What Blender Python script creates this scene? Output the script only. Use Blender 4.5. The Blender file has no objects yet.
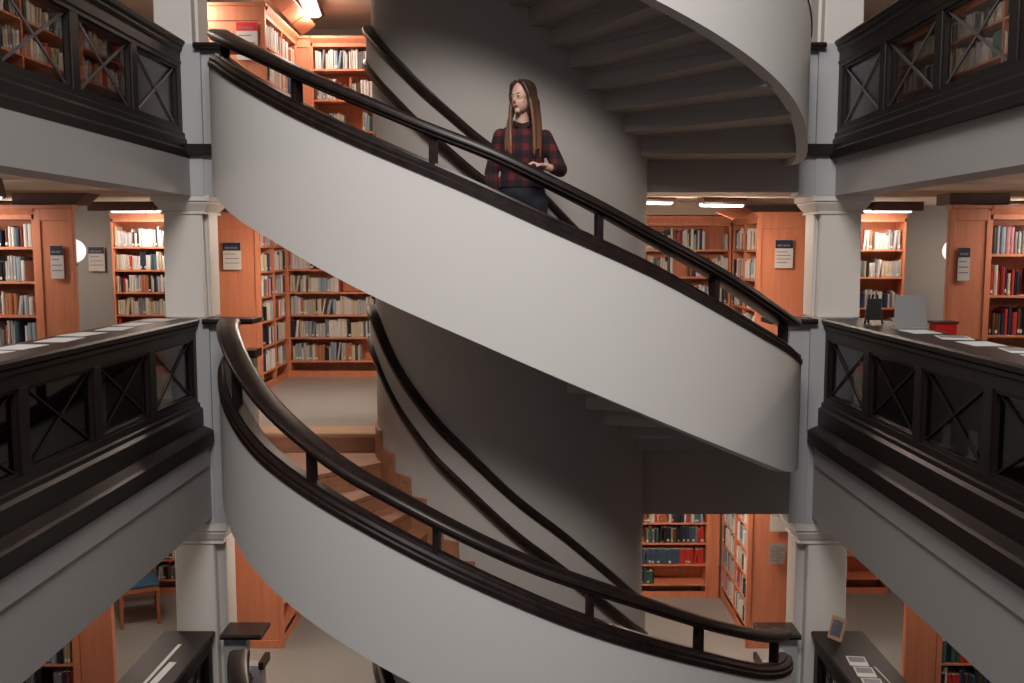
import bpy, math, random
import numpy as np
from mathutils import Vector, Matrix
C = bpy.context.scene.collection
SC = bpy.context.scene
PI = math.pi
D2R = PI / 180
random.seed(7)

# ------------------------------------------------------------------ camera
F, YH, X0 = 940.0, 248.0, 520.0
PITCH = math.atan2(341.5 - YH, F)
cam_d = bpy.data.cameras.new('camera')
cam_d.sensor_width = 36.0
cam_d.lens = 36.0 * F / 1024.0
cam_d.shift_x = -(X0 - 512.0) / 1024.0
cam_d.clip_start = 0.05
cam = bpy.data.objects.new('camera', cam_d)
C.objects.link(cam)
cam.location = (0, 0, 0)
cam.rotation_euler = (PI / 2 - PITCH, 0, 0)
SC.camera = cam

# ------------------------------------------------------------------ light
SC.view_settings.view_transform = 'Standard'
SC.view_settings.look = 'None'
SC.view_settings.gamma = 1.0
SC.view_settings.use_curve_mapping = False
SC.view_settings.exposure = 0.33
w = bpy.data.worlds.new('world')
SC.world = w
w.use_nodes = True
w.node_tree.nodes['Background'].inputs[0].default_value = (0.86, 0.9, 1.0, 1)
w.node_tree.nodes['Background'].inputs[1].default_value = 0.10

def area(name, loc, rot, sx, sy, power, col, spread=PI):
    l = bpy.data.lights.new(name, 'AREA')
    l.shape = 'RECTANGLE'; l.size = sx; l.size_y = sy
    l.energy = power; l.color = col; l.spread = spread
    o = bpy.data.objects.new(name, l); C.objects.link(o)
    o.location = loc; o.rotation_euler = rot
    return o
# assumed daylight from above: area light added over the well, no roof glazing built
area('assumed_top_light', (0, 3.6, 5.7), (0, 0, 0), 4.0, 4.0, 75, (1.0, 0.955, 0.93))
# assumed source: bare area light added high opposite the stair, no window built
area('assumed_front_light', (-.3, -0.3, 4.9), (math.radians(90 - 33), 0, 0), 2.8, 1.5, 400, (1.0, 0.95, 0.92))

# ------------------------------------------------------------------ stair frame of reference
R = 2.4; RI = 1.145; CX = -0.08; CY = 8.05
TOPF, MIDF, LOWF = 0.78, -1.60, -4.39

def cyl(phi, r, z):           # phi in degrees, 0 = towards the gallery opposite
    a = phi * D2R
    return (CX + r * math.sin(a), CY - r * math.cos(a), z)

def interp(tab, smooth=6.0):
    xs = np.array([t[0] for t in tab], float); ys = np.array([t[1] for t in tab], float)
    g = np.linspace(-110, 110, 881)
    v = np.interp(g, xs, ys)
    k = np.exp(-0.5 * (np.arange(-80, 81) * 0.25 / smooth) ** 2); k /= k.sum()
    v = np.convolve(np.pad(v, 80, mode='edge'), k, mode='valid')
    return lambda p: float(np.interp(p, g, v))

# ------------------------------------------------------------------ materials
def new_mat(name):
    m = bpy.data.materials.new(name); m.use_nodes = True
    nt = m.node_tree; b = nt.nodes['Principled BSDF']
    return m, nt, b

def srgb(r, g, b):
    f = lambda c: (c / 255 / 12.92) if c / 255 <= 0.04045 else ((c / 255 + 0.055) / 1.055) ** 2.4
    return (f(r), f(g), f(b), 1)

def plain(name, col, rough=0.6, metal=0.0, noise=0.0, scale=8.0, bump=0.0, spec=0.5):
    m, nt, b = new_mat(name)
    b.inputs['Roughness'].default_value = rough
    b.inputs['Metallic'].default_value = metal
    b.inputs['Specular IOR Level'].default_value = spec
    b.inputs['Base Color'].default_value = col
    if noise or bump:
        tc = nt.nodes.new('ShaderNodeTexCoord')
        n = nt.nodes.new('ShaderNodeTexNoise'); n.inputs['Scale'].default_value = scale
        n.inputs['Detail'].default_value = 4
        nt.links.new(tc.outputs['Object'], n.inputs['Vector'])
        if noise:
            mx = nt.nodes.new('ShaderNodeMix'); mx.data_type = 'RGBA'
            mx.inputs[6].default_value = tuple(c * (1 - noise) for c in col[:3]) + (1,)
            mx.inputs[7].default_value = tuple(min(1, c * (1 + noise)) for c in col[:3]) + (1,)
            nt.links.new(n.outputs['Fac'], mx.inputs[0])
            nt.links.new(mx.outputs[2], b.inputs['Base Color'])
        if bump:
            bp = nt.nodes.new('ShaderNodeBump'); bp.inputs['Strength'].default_value = bump
            bp.inputs['Distance'].default_value = 0.01
            nt.links.new(n.outputs['Fac'], bp.inputs['Height'])
            nt.links.new(bp.outputs['Normal'], b.inputs['Normal'])
    return m

def wood(name, c1, c2, rough=0.4, stretch=(14, 14, 1.0), scale=3.0, spec=0.5):
    m, nt, b = new_mat(name)
    tc = nt.nodes.new('ShaderNodeTexCoord'); mp = nt.nodes.new('ShaderNodeMapping')
    mp.inputs['Scale'].default_value = stretch
    n = nt.nodes.new('ShaderNodeTexNoise'); n.inputs['Scale'].default_value = scale
    n.inputs['Detail'].default_value = 5; n.inputs['Roughness'].default_value = 0.6
    cr = nt.nodes.new('ShaderNodeValToRGB')
    cr.color_ramp.elements[0].position = 0.3; cr.color_ramp.elements[0].color = c1
    cr.color_ramp.elements[1].position = 0.72; cr.color_ramp.elements[1].color = c2
    nt.links.new(tc.outputs['Object'], mp.inputs['Vector'])
    nt.links.new(mp.outputs['Vector'], n.inputs['Vector'])
    nt.links.new(n.outputs['Fac'], cr.inputs['Fac'])
    nt.links.new(cr.outputs['Color'], b.inputs['Base Color'])
    b.inputs['Roughness'].default_value = rough
    b.inputs['Specular IOR Level'].default_value = spec
    return m

M = {}
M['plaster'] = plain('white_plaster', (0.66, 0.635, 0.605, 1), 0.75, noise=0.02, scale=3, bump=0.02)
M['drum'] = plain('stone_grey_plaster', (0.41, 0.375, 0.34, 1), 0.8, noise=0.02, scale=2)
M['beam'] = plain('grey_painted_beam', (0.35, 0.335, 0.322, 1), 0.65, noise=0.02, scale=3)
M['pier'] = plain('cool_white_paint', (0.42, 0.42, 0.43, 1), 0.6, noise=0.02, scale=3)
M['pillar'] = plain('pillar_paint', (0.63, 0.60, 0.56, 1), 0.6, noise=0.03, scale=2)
M['ceiling'] = plain('cream_ceiling', (0.66, 0.56, 0.45, 1), 0.8)
M['backwall'] = plain('grey_wall', (0.34, 0.335, 0.325, 1), 0.8, noise=0.03, scale=2)
M['floor'] = plain('grey_linoleum', (0.285, 0.29, 0.275, 1), 0.32, noise=0.10, scale=1.3, spec=0.4)
M['dark'] = wood('dark_stained_wood', (0.006, 0.0042, 0.0036, 1), (0.016, 0.0092, 0.0070, 1), 0.45, (3, 1.2, 16), 3, .3)
M['rail'] = wood('black_lacquered_wood', (0.006, 0.0046, 0.0044, 1), (0.026, 0.0135, 0.0105, 1), 0.36, (4, 4, 4), 4, .4)
M['orange'] = wood('orange_beech', (0.57, 0.195, 0.098, 1), (0.68, 0.26, 0.138, 1), 0.5, (9, 9, 0.7), 2.4)
M['tread'] = wood('brown_tread_wood', (0.25, 0.105, 0.055, 1), (0.40, 0.185, 0.10, 1), 0.45, (2, 9, 9), 3)
M['nosing'] = wood('pale_nosing', (0.42, 0.25, 0.15, 1), (0.55, 0.34, 0.2, 1), 0.45, (1, 8, 8), 3)
M['canopy'] = wood('brown_canopy_wood', (0.05, 0.02, 0.014, 1), (0.10, 0.04, 0.026, 1), 0.5, (1, 8, 8), 3)
M['steel'] = plain('grey_steel', (0.22, 0.22, 0.23, 1), 0.35, 0.8)
M['black'] = plain('black_plastic', (0.012, 0.012, 0.014, 1), 0.4)
M['paper'] = plain('white_paper', (0.60, 0.59, 0.57, 1), 0.7)
M['pages'] = plain('page_block', (0.62, 0.56, 0.46, 1), 0.9)
M['navy'] = plain('navy_print', srgb(28, 42, 66), 0.5)
M['redprint'] = plain('red_print', srgb(215, 30, 30), 0.5)
M['greyprint'] = plain('grey_print', srgb(120, 120, 122), 0.6)
M['bluefab'] = plain('blue_upholstery', srgb(52, 92, 120), 0.9, noise=0.1, scale=60)
M['chairwood'] = wood('chair_wood', (0.30, 0.11, 0.045, 1), (0.42, 0.16, 0.07, 1), 0.4, (8, 8, 1), 3)

def emis(name, col, s):
    m, nt, b = new_mat(name)
    b.inputs['Base Color'].default_value = (0.8, 0.8, 0.8, 1)
    b.inputs['Emission Color'].default_value = col
    b.inputs['Emission Strength'].default_value = s
    return m
M['tube'] = emis('fluorescent_diffuser', (0.93, 0.95, 1.0, 1), 2.5)
M['globe'] = emis('opal_globe', (1.0, 0.9, 0.95, 1), .75)

def glass_mat(name, tint=(0.56, 0.56, 0.55, 1), ior=1.45):
    m, nt, b = new_mat(name)
    out = nt.nodes['Material Output']; nt.nodes.remove(b)
    tr = nt.nodes.new('ShaderNodeBsdfTransparent'); tr.inputs[0].default_value = tint
    gl = nt.nodes.new('ShaderNodeBsdfGlossy'); gl.inputs['Roughness'].default_value = 0.03
    fr = nt.nodes.new('ShaderNodeFresnel')
    ge = nt.nodes.new('ShaderNodeNewGeometry'); mi = nt.nodes.new('ShaderNodeMapRange')   # same reflectance from either face of a thin pane
    mi.inputs[3].default_value = ior; mi.inputs[4].default_value = 1 / ior
    nt.links.new(ge.outputs['Backfacing'], mi.inputs[0]); nt.links.new(mi.outputs[0], fr.inputs[0])
    mx = nt.nodes.new('ShaderNodeMixShader')
    nt.links.new(fr.outputs[0], mx.inputs[0]); nt.links.new(tr.outputs[0], mx.inputs[1])
    nt.links.new(gl.outputs[0], mx.inputs[2]); nt.links.new(mx.outputs[0], out.inputs[0])
    return m
M['glass'] = glass_mat('clear_glass')
M['frost'] = plain('frosted_acrylic', (0.24, 0.24, 0.24, 1), 0.35)

# ------------------------------------------------------------------ mesh helpers
class MB:
    def __init__(s): s.v = []; s.f = []; s.mi = []
    def add(s, vs, fs, mi=0):
        o = len(s.v); s.v += [tuple(p) for p in vs]
        s.f += [tuple(i + o for i in f) for f in fs]; s.mi += [mi] * len(fs)
        return s
    def box(s, x0, x1, y0, y1, z0, z1, mi=0, T=None):
        vs = [(x, y, z) for z in (z0, z1) for y in (y0, y1) for x in (x0, x1)]
        if T is not None: vs = [tuple(T @ Vector(p)) for p in vs]
        return s.add(vs, [(0, 2, 3, 1), (4, 5, 7, 6), (0, 1, 5, 4), (2, 6, 7, 3), (0, 4, 6, 2), (1, 3, 7, 5)], mi)
    def prism(s, prof, a0, a1, axis='y', mi=0):
        """closed profile of (u, z); extruded along axis from a0 to a1. axis y: u=x; axis x: u=y"""
        n = len(prof)
        if axis == 'y': vs = [(u, a0, z) for u, z in prof] + [(u, a1, z) for u, z in prof]
        else: vs = [(a0, u, z) for u, z in prof] + [(a1, u, z) for u, z in prof]
        fs = [(i, (i + 1) % n, n + (i + 1) % n, n + i) for i in range(n)]
        fs += [tuple(range(n))[::-1], tuple(range(n, 2 * n))]
        return s.add(vs, fs, mi)
    def tube(s, pts, rad, seg=10, mi=0, caps=True):
        pts = [Vector(p) for p in pts]
        if not hasattr(rad, '__len__'): rad = [rad] * len(pts)
        vs = []; up = Vector((0.13, 0.21, 1)).normalized()
        for i, p in enumerate(pts):
            t = (pts[min(i + 1, len(pts) - 1)] - pts[max(i - 1, 0)]).normalized()
            a = t.cross(up)
            if a.length < 0.05: a = t.cross(Vector((1, 0, 0)))
            a.normalize(); b = t.cross(a)
            for k in range(seg):
                th = 2 * PI * k / seg
                vs.append(p + (a * math.cos(th) + b * math.sin(th)) * rad[i])
        fs = [(i * seg + k, i * seg + (k + 1) % seg, (i + 1) * seg + (k + 1) % seg, (i + 1) * seg + k)
              for i in range(len(pts) - 1) for k in range(seg)]
        if caps:
            fs.append(tuple(range(seg))[::-1]); fs.append(tuple((len(pts) - 1) * seg + k for k in range(seg)))
        return s.add(vs, fs, mi)
    def ball(s, c, r, seg=16, rings=10, mi=0, T=None):
        if not hasattr(r, '__len__'): r = (r, r, r)
        vs = []
        for i in range(1, rings):
            a = PI * i / rings
            for k in range(seg):
                b = 2 * PI * k / seg
                vs.append((math.sin(a) * math.cos(b) * r[0], math.sin(a) * math.sin(b) * r[1], math.cos(a) * r[2]))
        vs += [(0, 0, r[2]), (0, 0, -r[2])]
        if T is not None: vs = [tuple(T @ Vector(p)) for p in vs]
        vs = [(p[0] + c[0], p[1] + c[1], p[2] + c[2]) for p in vs]
        fs = [(i * seg + k, (i + 1) * seg + k, (i + 1) * seg + (k + 1) % seg, i * seg + (k + 1) % seg)
              for i in range(rings - 2) for k in range(seg)]
        t = (rings - 1) * seg
        fs += [(k, (k + 1) % seg, t) for k in range(seg)]
        fs += [((rings - 2) * seg + (k + 1) % seg, (rings - 2) * seg + k, t + 1) for k in range(seg)]
        return s.add(vs, fs, mi)
    def sweep(s, prof, p0, p1, zf, n=90, mi=0):
        """prof(phi) -> closed list of (r, dz) around the stair axis"""
        P = []
        for i in range(n + 1):
            ph = p0 + (p1 - p0) * i / n
            z = zf(ph)
            P.append([cyl(ph, r, z + dz) for r, dz in (prof(ph) if callable(prof) else prof)])
        m = len(P[0]); vs = [q for ring in P for q in ring]
        fs = [(i * m + k, i * m + (k + 1) % m, (i + 1) * m + (k + 1) % m, (i + 1) * m + k)
              for i in range(n) for k in range(m)]
        fs += [tuple(range(m))[::-1], tuple(n * m + k for k in range(m))]
        return s.add(vs, fs, mi)
    def mesh(s, name, mats):
        me = bpy.data.meshes.new(name)
        me.from_pydata(s.v, [], s.f)
        for m in mats: me.materials.append(m)
        if len(mats) > 1: me.polygons.foreach_set('material_index', s.mi)
        import bmesh
        bm = bmesh.new(); bm.from_mesh(me)
        bmesh.ops.recalc_face_normals(bm, faces=bm.faces); bm.to_mesh(me); bm.free()
        return me
    def build(s, name, mats, parent=None, smooth=False, bevel=0.0, loc=None):
        if not isinstance(mats, (list, tuple)): mats = [mats]
        me = s.mesh(name, mats)
        o = bpy.data.objects.new(name, me); C.objects.link(o)
        if parent is not None: o.parent = parent
        if loc: o.location = loc
        if smooth:
            for p in me.polygons: p.use_smooth = True
            me.set_sharp_from_angle(angle=math.radians(40))
        if bevel:
            b = o.modifiers.new('bevel', 'BEVEL'); b.width = bevel; b.segments = 2
            b.limit_method = 'ANGLE'
        return o

def tag(o, label, cat, group=None, kind=None):
    o['label'] = label; o['category'] = cat
    if group: o['group'] = group
    if kind: o['kind'] = kind
    return o
def thing(name, label, cat, loc=(0, 0, 0), rz=0.0, group=None):
    o = bpy.data.objects.new(name, None); C.objects.link(o)
    o.empty_display_size = 0.2
    o.location = loc; o.rotation_euler = (0, 0, rz)
    return tag(o, label, cat, group)
def struct(name, mb, mat, smooth=False, bevel=0.0):
    o = mb.build(name, mat, None, smooth, bevel); o['kind'] = 'structure'; return o

# ------------------------------------------------------------------ shell
XW = 7.2; YB = 12.7
LB = {'mid': -2.72, 'top': -2.80}   # left edge of the well per gallery floor
RB = {'mid': 2.58, 'top': 2.68}
def slab(name, z0, z1, xl, xr, ceil_name, mat_top):
    b = MB()
    b.box(-XW, xl, -0.6, YB, z0 + .02, z1); b.box(xr, XW, -0.6, YB, z0 + .02, z1)
    b.box(xl, xr, CY, YB, z0 + .02, z1)
    struct(name, b, mat_top)
    b = MB()
    b.box(-XW, xl, -0.6, YB, z0, z0 + .02); b.box(xr, XW, -0.6, YB, z0, z0 + .02)
    b.box(xl, xr, CY, YB, z0, z0 + .02)
    struct(ceil_name, b, M['ceiling'])
slab('floor_upper', 0.56, TOPF, LB['top'] + .0, RB['top'], 'ceiling_middle', M['floor'])
slab('floor_middle', -1.86, MIDF, LB['mid'], RB['mid'], 'ceiling_lower', M['floor'])
slab('floor_attic', 2.86, 3.15, LB['top'], RB['top'], 'ceiling_upper', M['floor'])
b = MB(); b.box(-XW, LB['mid'], -.6, YB, LOWF - .3, LOWF); b.box(RB['mid'], XW, -.6, YB, LOWF - .3, LOWF)
b.box(LB['mid'], RB['mid'], CY, YB, LOWF - .3, LOWF); struct('floor_lower', b, M['floor'])
b = MB(); b.box(-XW, XW, -.6, YB, -7.3, -7.0); struct('floor_basement', b, M['floor'])
b = MB(); b.box(-XW, XW, YB, YB + .15, -7.0, 5.8); struct('wall_back', b, M['backwall'])
b = MB(); b.box(-XW - .15, -XW, -.6, YB, -7.0, 5.8); struct('wall_left', b, M['backwall'])
b = MB(); b.box(XW, XW + .15, -.6, YB, -7.0, 5.8); struct('wall_right', b, M['backwall'])
# central drum of the stair
b = MB(); n = 96
b.add([(CX + RI * math.sin(2 * PI * k / n), CY - RI * math.cos(2 * PI * k / n), z) for z in (-7.0, 5.8) for k in range(n)],
      [(k, (k + 1) % n, n + (k + 1) % n, n + k) for k in range(n)] + [tuple(range(n))[::-1], tuple(range(n, 2 * n))])
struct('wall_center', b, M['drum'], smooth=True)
# landing edges (fascias) under the stair landings
for i, (zt, zb, mt) in enumerate(((TOPF - .002, 0.47, 'drum'), (MIDF - .002, -2.32, 'drum'), (LOWF - .002, -5.05, 'drum'), (3.148, 2.8, 'drum'))):
    b = MB(); b.box(-2.5, 2.38, CY - .005, CY + .22, zb, zt)
    struct('trim_%d' % (i + 1), b, M[mt])
# pale nosing strips at the head of each flight
for i, z in enumerate((TOPF, MIDF, LOWF, 3.15)):
    b = MB(); b.prism([(CY - .03, z - .035), (CY + .0, z - .035), (CY + .3, z + .0005), (CY + .3, z + .006), (CY - .02, z + .006), (CY - .035, z - .005)], -2.3, -1.1, 'x')
    struct('trim_%d' % (i + 5), b, M['nosing'])
# beams along the well
bi = 9
for side in (-1, 1):
    for key, zb, zt, e in (('top', 0.44, 0.775, .02), ('mid', -2.34, -1.70, .03), ('top', 2.74, 3.15, .02)):
        x = LB[key] if side < 0 else RB[key]
        a = MB()
        x0, x1 = (x - .28, x + e) if side < 0 else (x - e, x + .28)
        a.box(x0, x1, -.6, CY + .1, zb, zt)
        if key == 'mid':   # thin moulding line below the ledge
            xa = x1 if side < 0 else x0
            a.box(min(xa, xa + .018 * -side), max(xa, xa + .018 * -side), -.6, CY - .1, zt - .16, zt)
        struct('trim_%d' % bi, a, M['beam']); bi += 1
# ceiling downstand across the back of the bays
for z0, z1 in ((.40, .56), (-2.1, -1.86)):
    a = MB(); a.box(-XW, XW, 9.3, 9.55, z0 + .1, z1); struct('trim_%d' % bi, a, M['ceiling']); bi += 1

# ------------------------------------------------------------------ staircase flights
PROF = {
 'A': dict(f0=TOPF, f1=MIDF, n=17,
   rail=[(-110,1.70),(-90,1.70),(-80,1.69),(-62,1.515),(-45,1.28),(-35,1.11),(-20,.86),(-11,.70),(-2,.565),(6,.40),(14,.25),(21,.10),(35,-.15),(47,-.36),(55,-.47),(63,-.555),(75,-.60),(110,-.61)],
   top=[(-110,1.46),(-90,1.46),(-80,1.44),(-62,1.29),(-55,1.18),(-44,1.0),(-33,.80),(-21,.59),(-7,.35),(6,.10),(14,-.04),(22,-.18),(35,-.43),(47,-.63),(68,-.90),(80,-.93),(110,-.93)],
   bot=[(-110,.47),(-90,.47),(-75,.47),(-66,.40),(-55,.25),(-40,.05),(-29,-.14),(-20,-.30),(-7,-.52),(20,-1.02),(31,-1.22),(43,-1.42),(57,-1.63),(70,-1.74),(90,-1.76),(110,-1.76)],
   posts=(-62, -35.5, -11, 14, 35.5, 60)),
 'B': dict(f0=MIDF, f1=LOWF, n=19,
   rail=[(-110,-.59),(-80,-.60),(-70,-.64),(-65,-.70),(-57,-.85),(-46,-1.07),(-35,-1.27),(-27,-1.43),(-18,-1.57),(-10,-1.72),(0,-1.91),(6,-2.02),(13,-2.13),(20,-2.25),(34,-2.51),(45,-2.70),(56,-2.88),(64,-2.98),(75,-3.12),(88,-3.26),(110,-3.27)],
   top=[(-110,-.90),(-80,-.95),(-70,-1.08),(-62,-1.20),(-47,-1.45),(-35,-1.61),(-22,-1.80),(-11,-1.99),(1,-2.21),(12,-2.42),(24,-2.63),(37,-2.86),(50,-3.10),(64,-3.30),(75,-3.42),(88,-3.55),(110,-3.57)],
   bot=[(-110,-1.86),(-90,-1.88),(-75,-1.93),(-65,-2.03),(-54,-2.2),(-40,-2.38),(-27,-2.56),(-14,-2.76),(0,-3.02),(20,-3.40),(37,-3.68),(56,-4.02),(75,-4.3),(90,-4.42),(110,-4.42)],
   posts=(-60, -34, -11, 13, 33.5, 60)),
 'T': dict(f0=3.15, f1=TOPF, n=17,
   rail=[(-110,4.12),(-80,4.10),(-62,3.87),(-45,3.62),(-20,3.26),(0,2.95),(22,2.63),(32,2.50),(44,2.34),(57,2.18),(71,1.99),(80,1.84),(90,1.73),(110,1.71)],
   top=[(-110,3.80),(-80,3.79),(-62,3.57),(-45,3.32),(-20,2.96),(0,2.65),(22,2.33),(32,2.20),(44,2.04),(57,1.88),(71,1.69),(80,1.56),(90,1.46),(110,1.45)],
   bot=[(-110,2.8),(-80,2.8),(-62,2.7),(-45,2.47),(-20,2.11),(0,1.80),(22,1.48),(32,1.345),(44,1.19),(57,1.03),(66,.90),(74,.74),(80,.70),(110,.69)],
   posts=(-62, -35.5, -11, 14, 35.5, 60)),
}
PB = PROF['B']; dz = LOWF - MIDF
PROF['C'] = dict(f0=LOWF, f1=LOWF + dz, n=19, posts=PB['posts'],
                 **{k: [(p, z + dz) for p, z in PB[k]] for k in ('rail', 'top', 'bot')})
NAMES = {'A': 'the upper white spiral flight with the woman standing on it, dropping left to right',
         'B': 'the lower white spiral flight, brown wooden treads showing at its left head',
         'T': 'the topmost spiral flight seen from below, its ribbed step undersides in view',
         'C': 'the lowest spiral flight, only its dark rail showing at the bottom left'}
RAILF = {}
def rail_prof():
    pr = []
    # moulded board: wide top, two bullnosed edges with a groove under each
    o, i = R + .008, R - .165
    return [(o - .01, .030), (o, .012), (o, -.006), (o - .014, -.018), (o - .014, -.030), (o - .03, -.043),
            (i + .03, -.043), (i + .014, -.030), (i + .014, -.018), (i, -.006), (i, .012), (i + .01, .030), (i + .035, .040), (o - .035, .040)]
def base_prof():
    o, i = R + .010, R - .155
    return [(o, 0.0), (o, .035), (o - .012, .045), (o - .012, .068), (o - .03, .085), (o - .05, .085), (o - .055, .100),
            (i + .055, .100), (i + .05, .085), (i + .03, .085), (i + .012, .068), (i + .012, .045), (i, .035), (i, 0.0)]
for key in 'TABC':
    P = PROF[key]
    zr, zt, zb = interp(P['rail'], 3.5), interp(P['top'], 3.5), interp(P['bot'], 3.5)
    RAILF[key] = zr
    t = thing('staircase_flight', NAMES[key][4:] if NAMES[key].startswith('the ') else NAMES[key], 'staircase', cyl(0, 0, P['f1']))
    t.location = (0, 0, 0)
    p0, p1 = -89.5, 89.5
    MB().sweep(lambda ph: [(R, zt(ph) + .01), (R, zb(ph)), (R - .085, zb(ph) - .01), (R - .085, zt(ph) + .01)], p0, p1, lambda q: 0, 120).build('balustrade_wall', M['plaster'], t, True)
    MB().sweep(base_prof(), -84, 76, zt, 120).build('base_rail', M['rail'], t, True)
    MB().sweep(rail_prof(), -79, 67, zr, 120).build('handrail', M['rail'], t, True)
    for ph in P['posts']:
        a = MB(); rr = R - .075
        z0, z1 = zt(ph) + .095, zr(ph) - .035
        if z1 - z0 < .03: z0 = z1 - .05
        c = Matrix.Translation(cyl(ph, rr, 0)) @ Matrix.Rotation(ph * D2R, 4, 'Z')
        a.box(-.021, .021, -.035, .035, z0 - .03, z1 + .02, 0, c)
        a.build('post', M['rail'], t, bevel=.006)
    # steps
    h = (P['f0'] - P['f1']) / P['n']
    half = [89.5, 66, 53, 42, 34, 26.5, 19.5, 13, 6.5] if P['n'] == 19 else [89.5, 65, 50, 38.5, 30, 22, 14.5, 7]
    edges = [-q for q in half] + [0.0] + half[::-1]      # the risers, wider apart at head and foot
    for k in range(1, P['n']):
        a0, a1 = edges[k - 1], edges[k]
        if a1 - a0 < .5: continue
        z = P['f0'] - k * h
        m = max(3, int((a1 - a0) / 2))
        ro = R - .08
        def skew(a, r): return a + 10.0 * min(1, (a + 89.5) / 24) * min(1, (89.5 - a) / 18) * (r - RI) / (ro - RI)
        def sector(mb, a0_, a1_, r0, r1, zb_, zt_, m_):
            P_ = []
            for i_ in range(m_ + 1):
                q = a0_ + (a1_ - a0_) * i_ / m_
                P_ += [cyl(skew(q, r0), r0, zt_), cyl(skew(q, r0), r0, zb_), cyl(skew(q, r1), r1, zb_ + (.075 if zt_ - zb_ > .14 and zb_ < z - .1 and k < P['n'] - 1 else 0)), cyl(skew(q, r1), r1, zt_)]
            fs = [(i_ * 4 + k_, i_ * 4 + (k_ + 1) % 4, i_ * 4 + 4 + (k_ + 1) % 4, i_ * 4 + 4 + k_) for i_ in range(m_) for k_ in range(4)]
            mb.add(P_, fs + [(3, 2, 1, 0), tuple(m_ * 4 + k_ for k_ in range(4))])
        s = MB(); sector(s, a0, a1, RI - .02, ro + .01, z - .18, z - .03, m)
        if k > 1: sector(s, a0 - .8, a0 + .01, RI - .02, ro + .01, z - .05, z + h - .04, 1)
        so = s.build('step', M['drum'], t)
        tr = MB(); sector(tr, a0, min(a1 + .7, 89.5), RI + .002, ro, z - .03, z, m)
        sector(tr, a0 + .02, a0 + .5, RI + .002, ro, z - .005, z + h - .03, 1)
        tr.build('tread', M['tread'], so)
    # skirting along the drum that steps with the treads
    def sktop(q):
        k = sum(1 for e in edges if e <= q)
        return P['f0'] - min(k, P['n']) * h
    sk = MB().sweep(lambda q: [(RI + .001, sktop(q) - .05), (RI + .001, sktop(q) + .26), (RI + .02, sktop(q) + .26), (RI + .02, sktop(q) - .05)], -89.5, 89.4, lambda q: 0, 500)
    sk.build('skirting', M['tread'], t)
    # guard panel on the drum with two dark rails
    up = lambda q: zr(q) + .085
    s0, s1 = -88, 74
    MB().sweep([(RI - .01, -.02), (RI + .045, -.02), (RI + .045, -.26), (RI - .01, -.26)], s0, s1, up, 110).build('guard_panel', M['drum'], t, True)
    for nm, dzz in (('upper_wall_rail', 0.0), ('lower_wall_rail', -.27)):
        MB().sweep([(RI - .01, dzz + .035), (RI + .055, dzz + .04), (RI + .075, dzz + .02), (RI + .075, dzz - .015), (RI + .06, dzz - .04), (RI - .01, dzz - .04)],
                   s0, s1, up, 110).build(nm, M['rail'], t, True)

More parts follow.
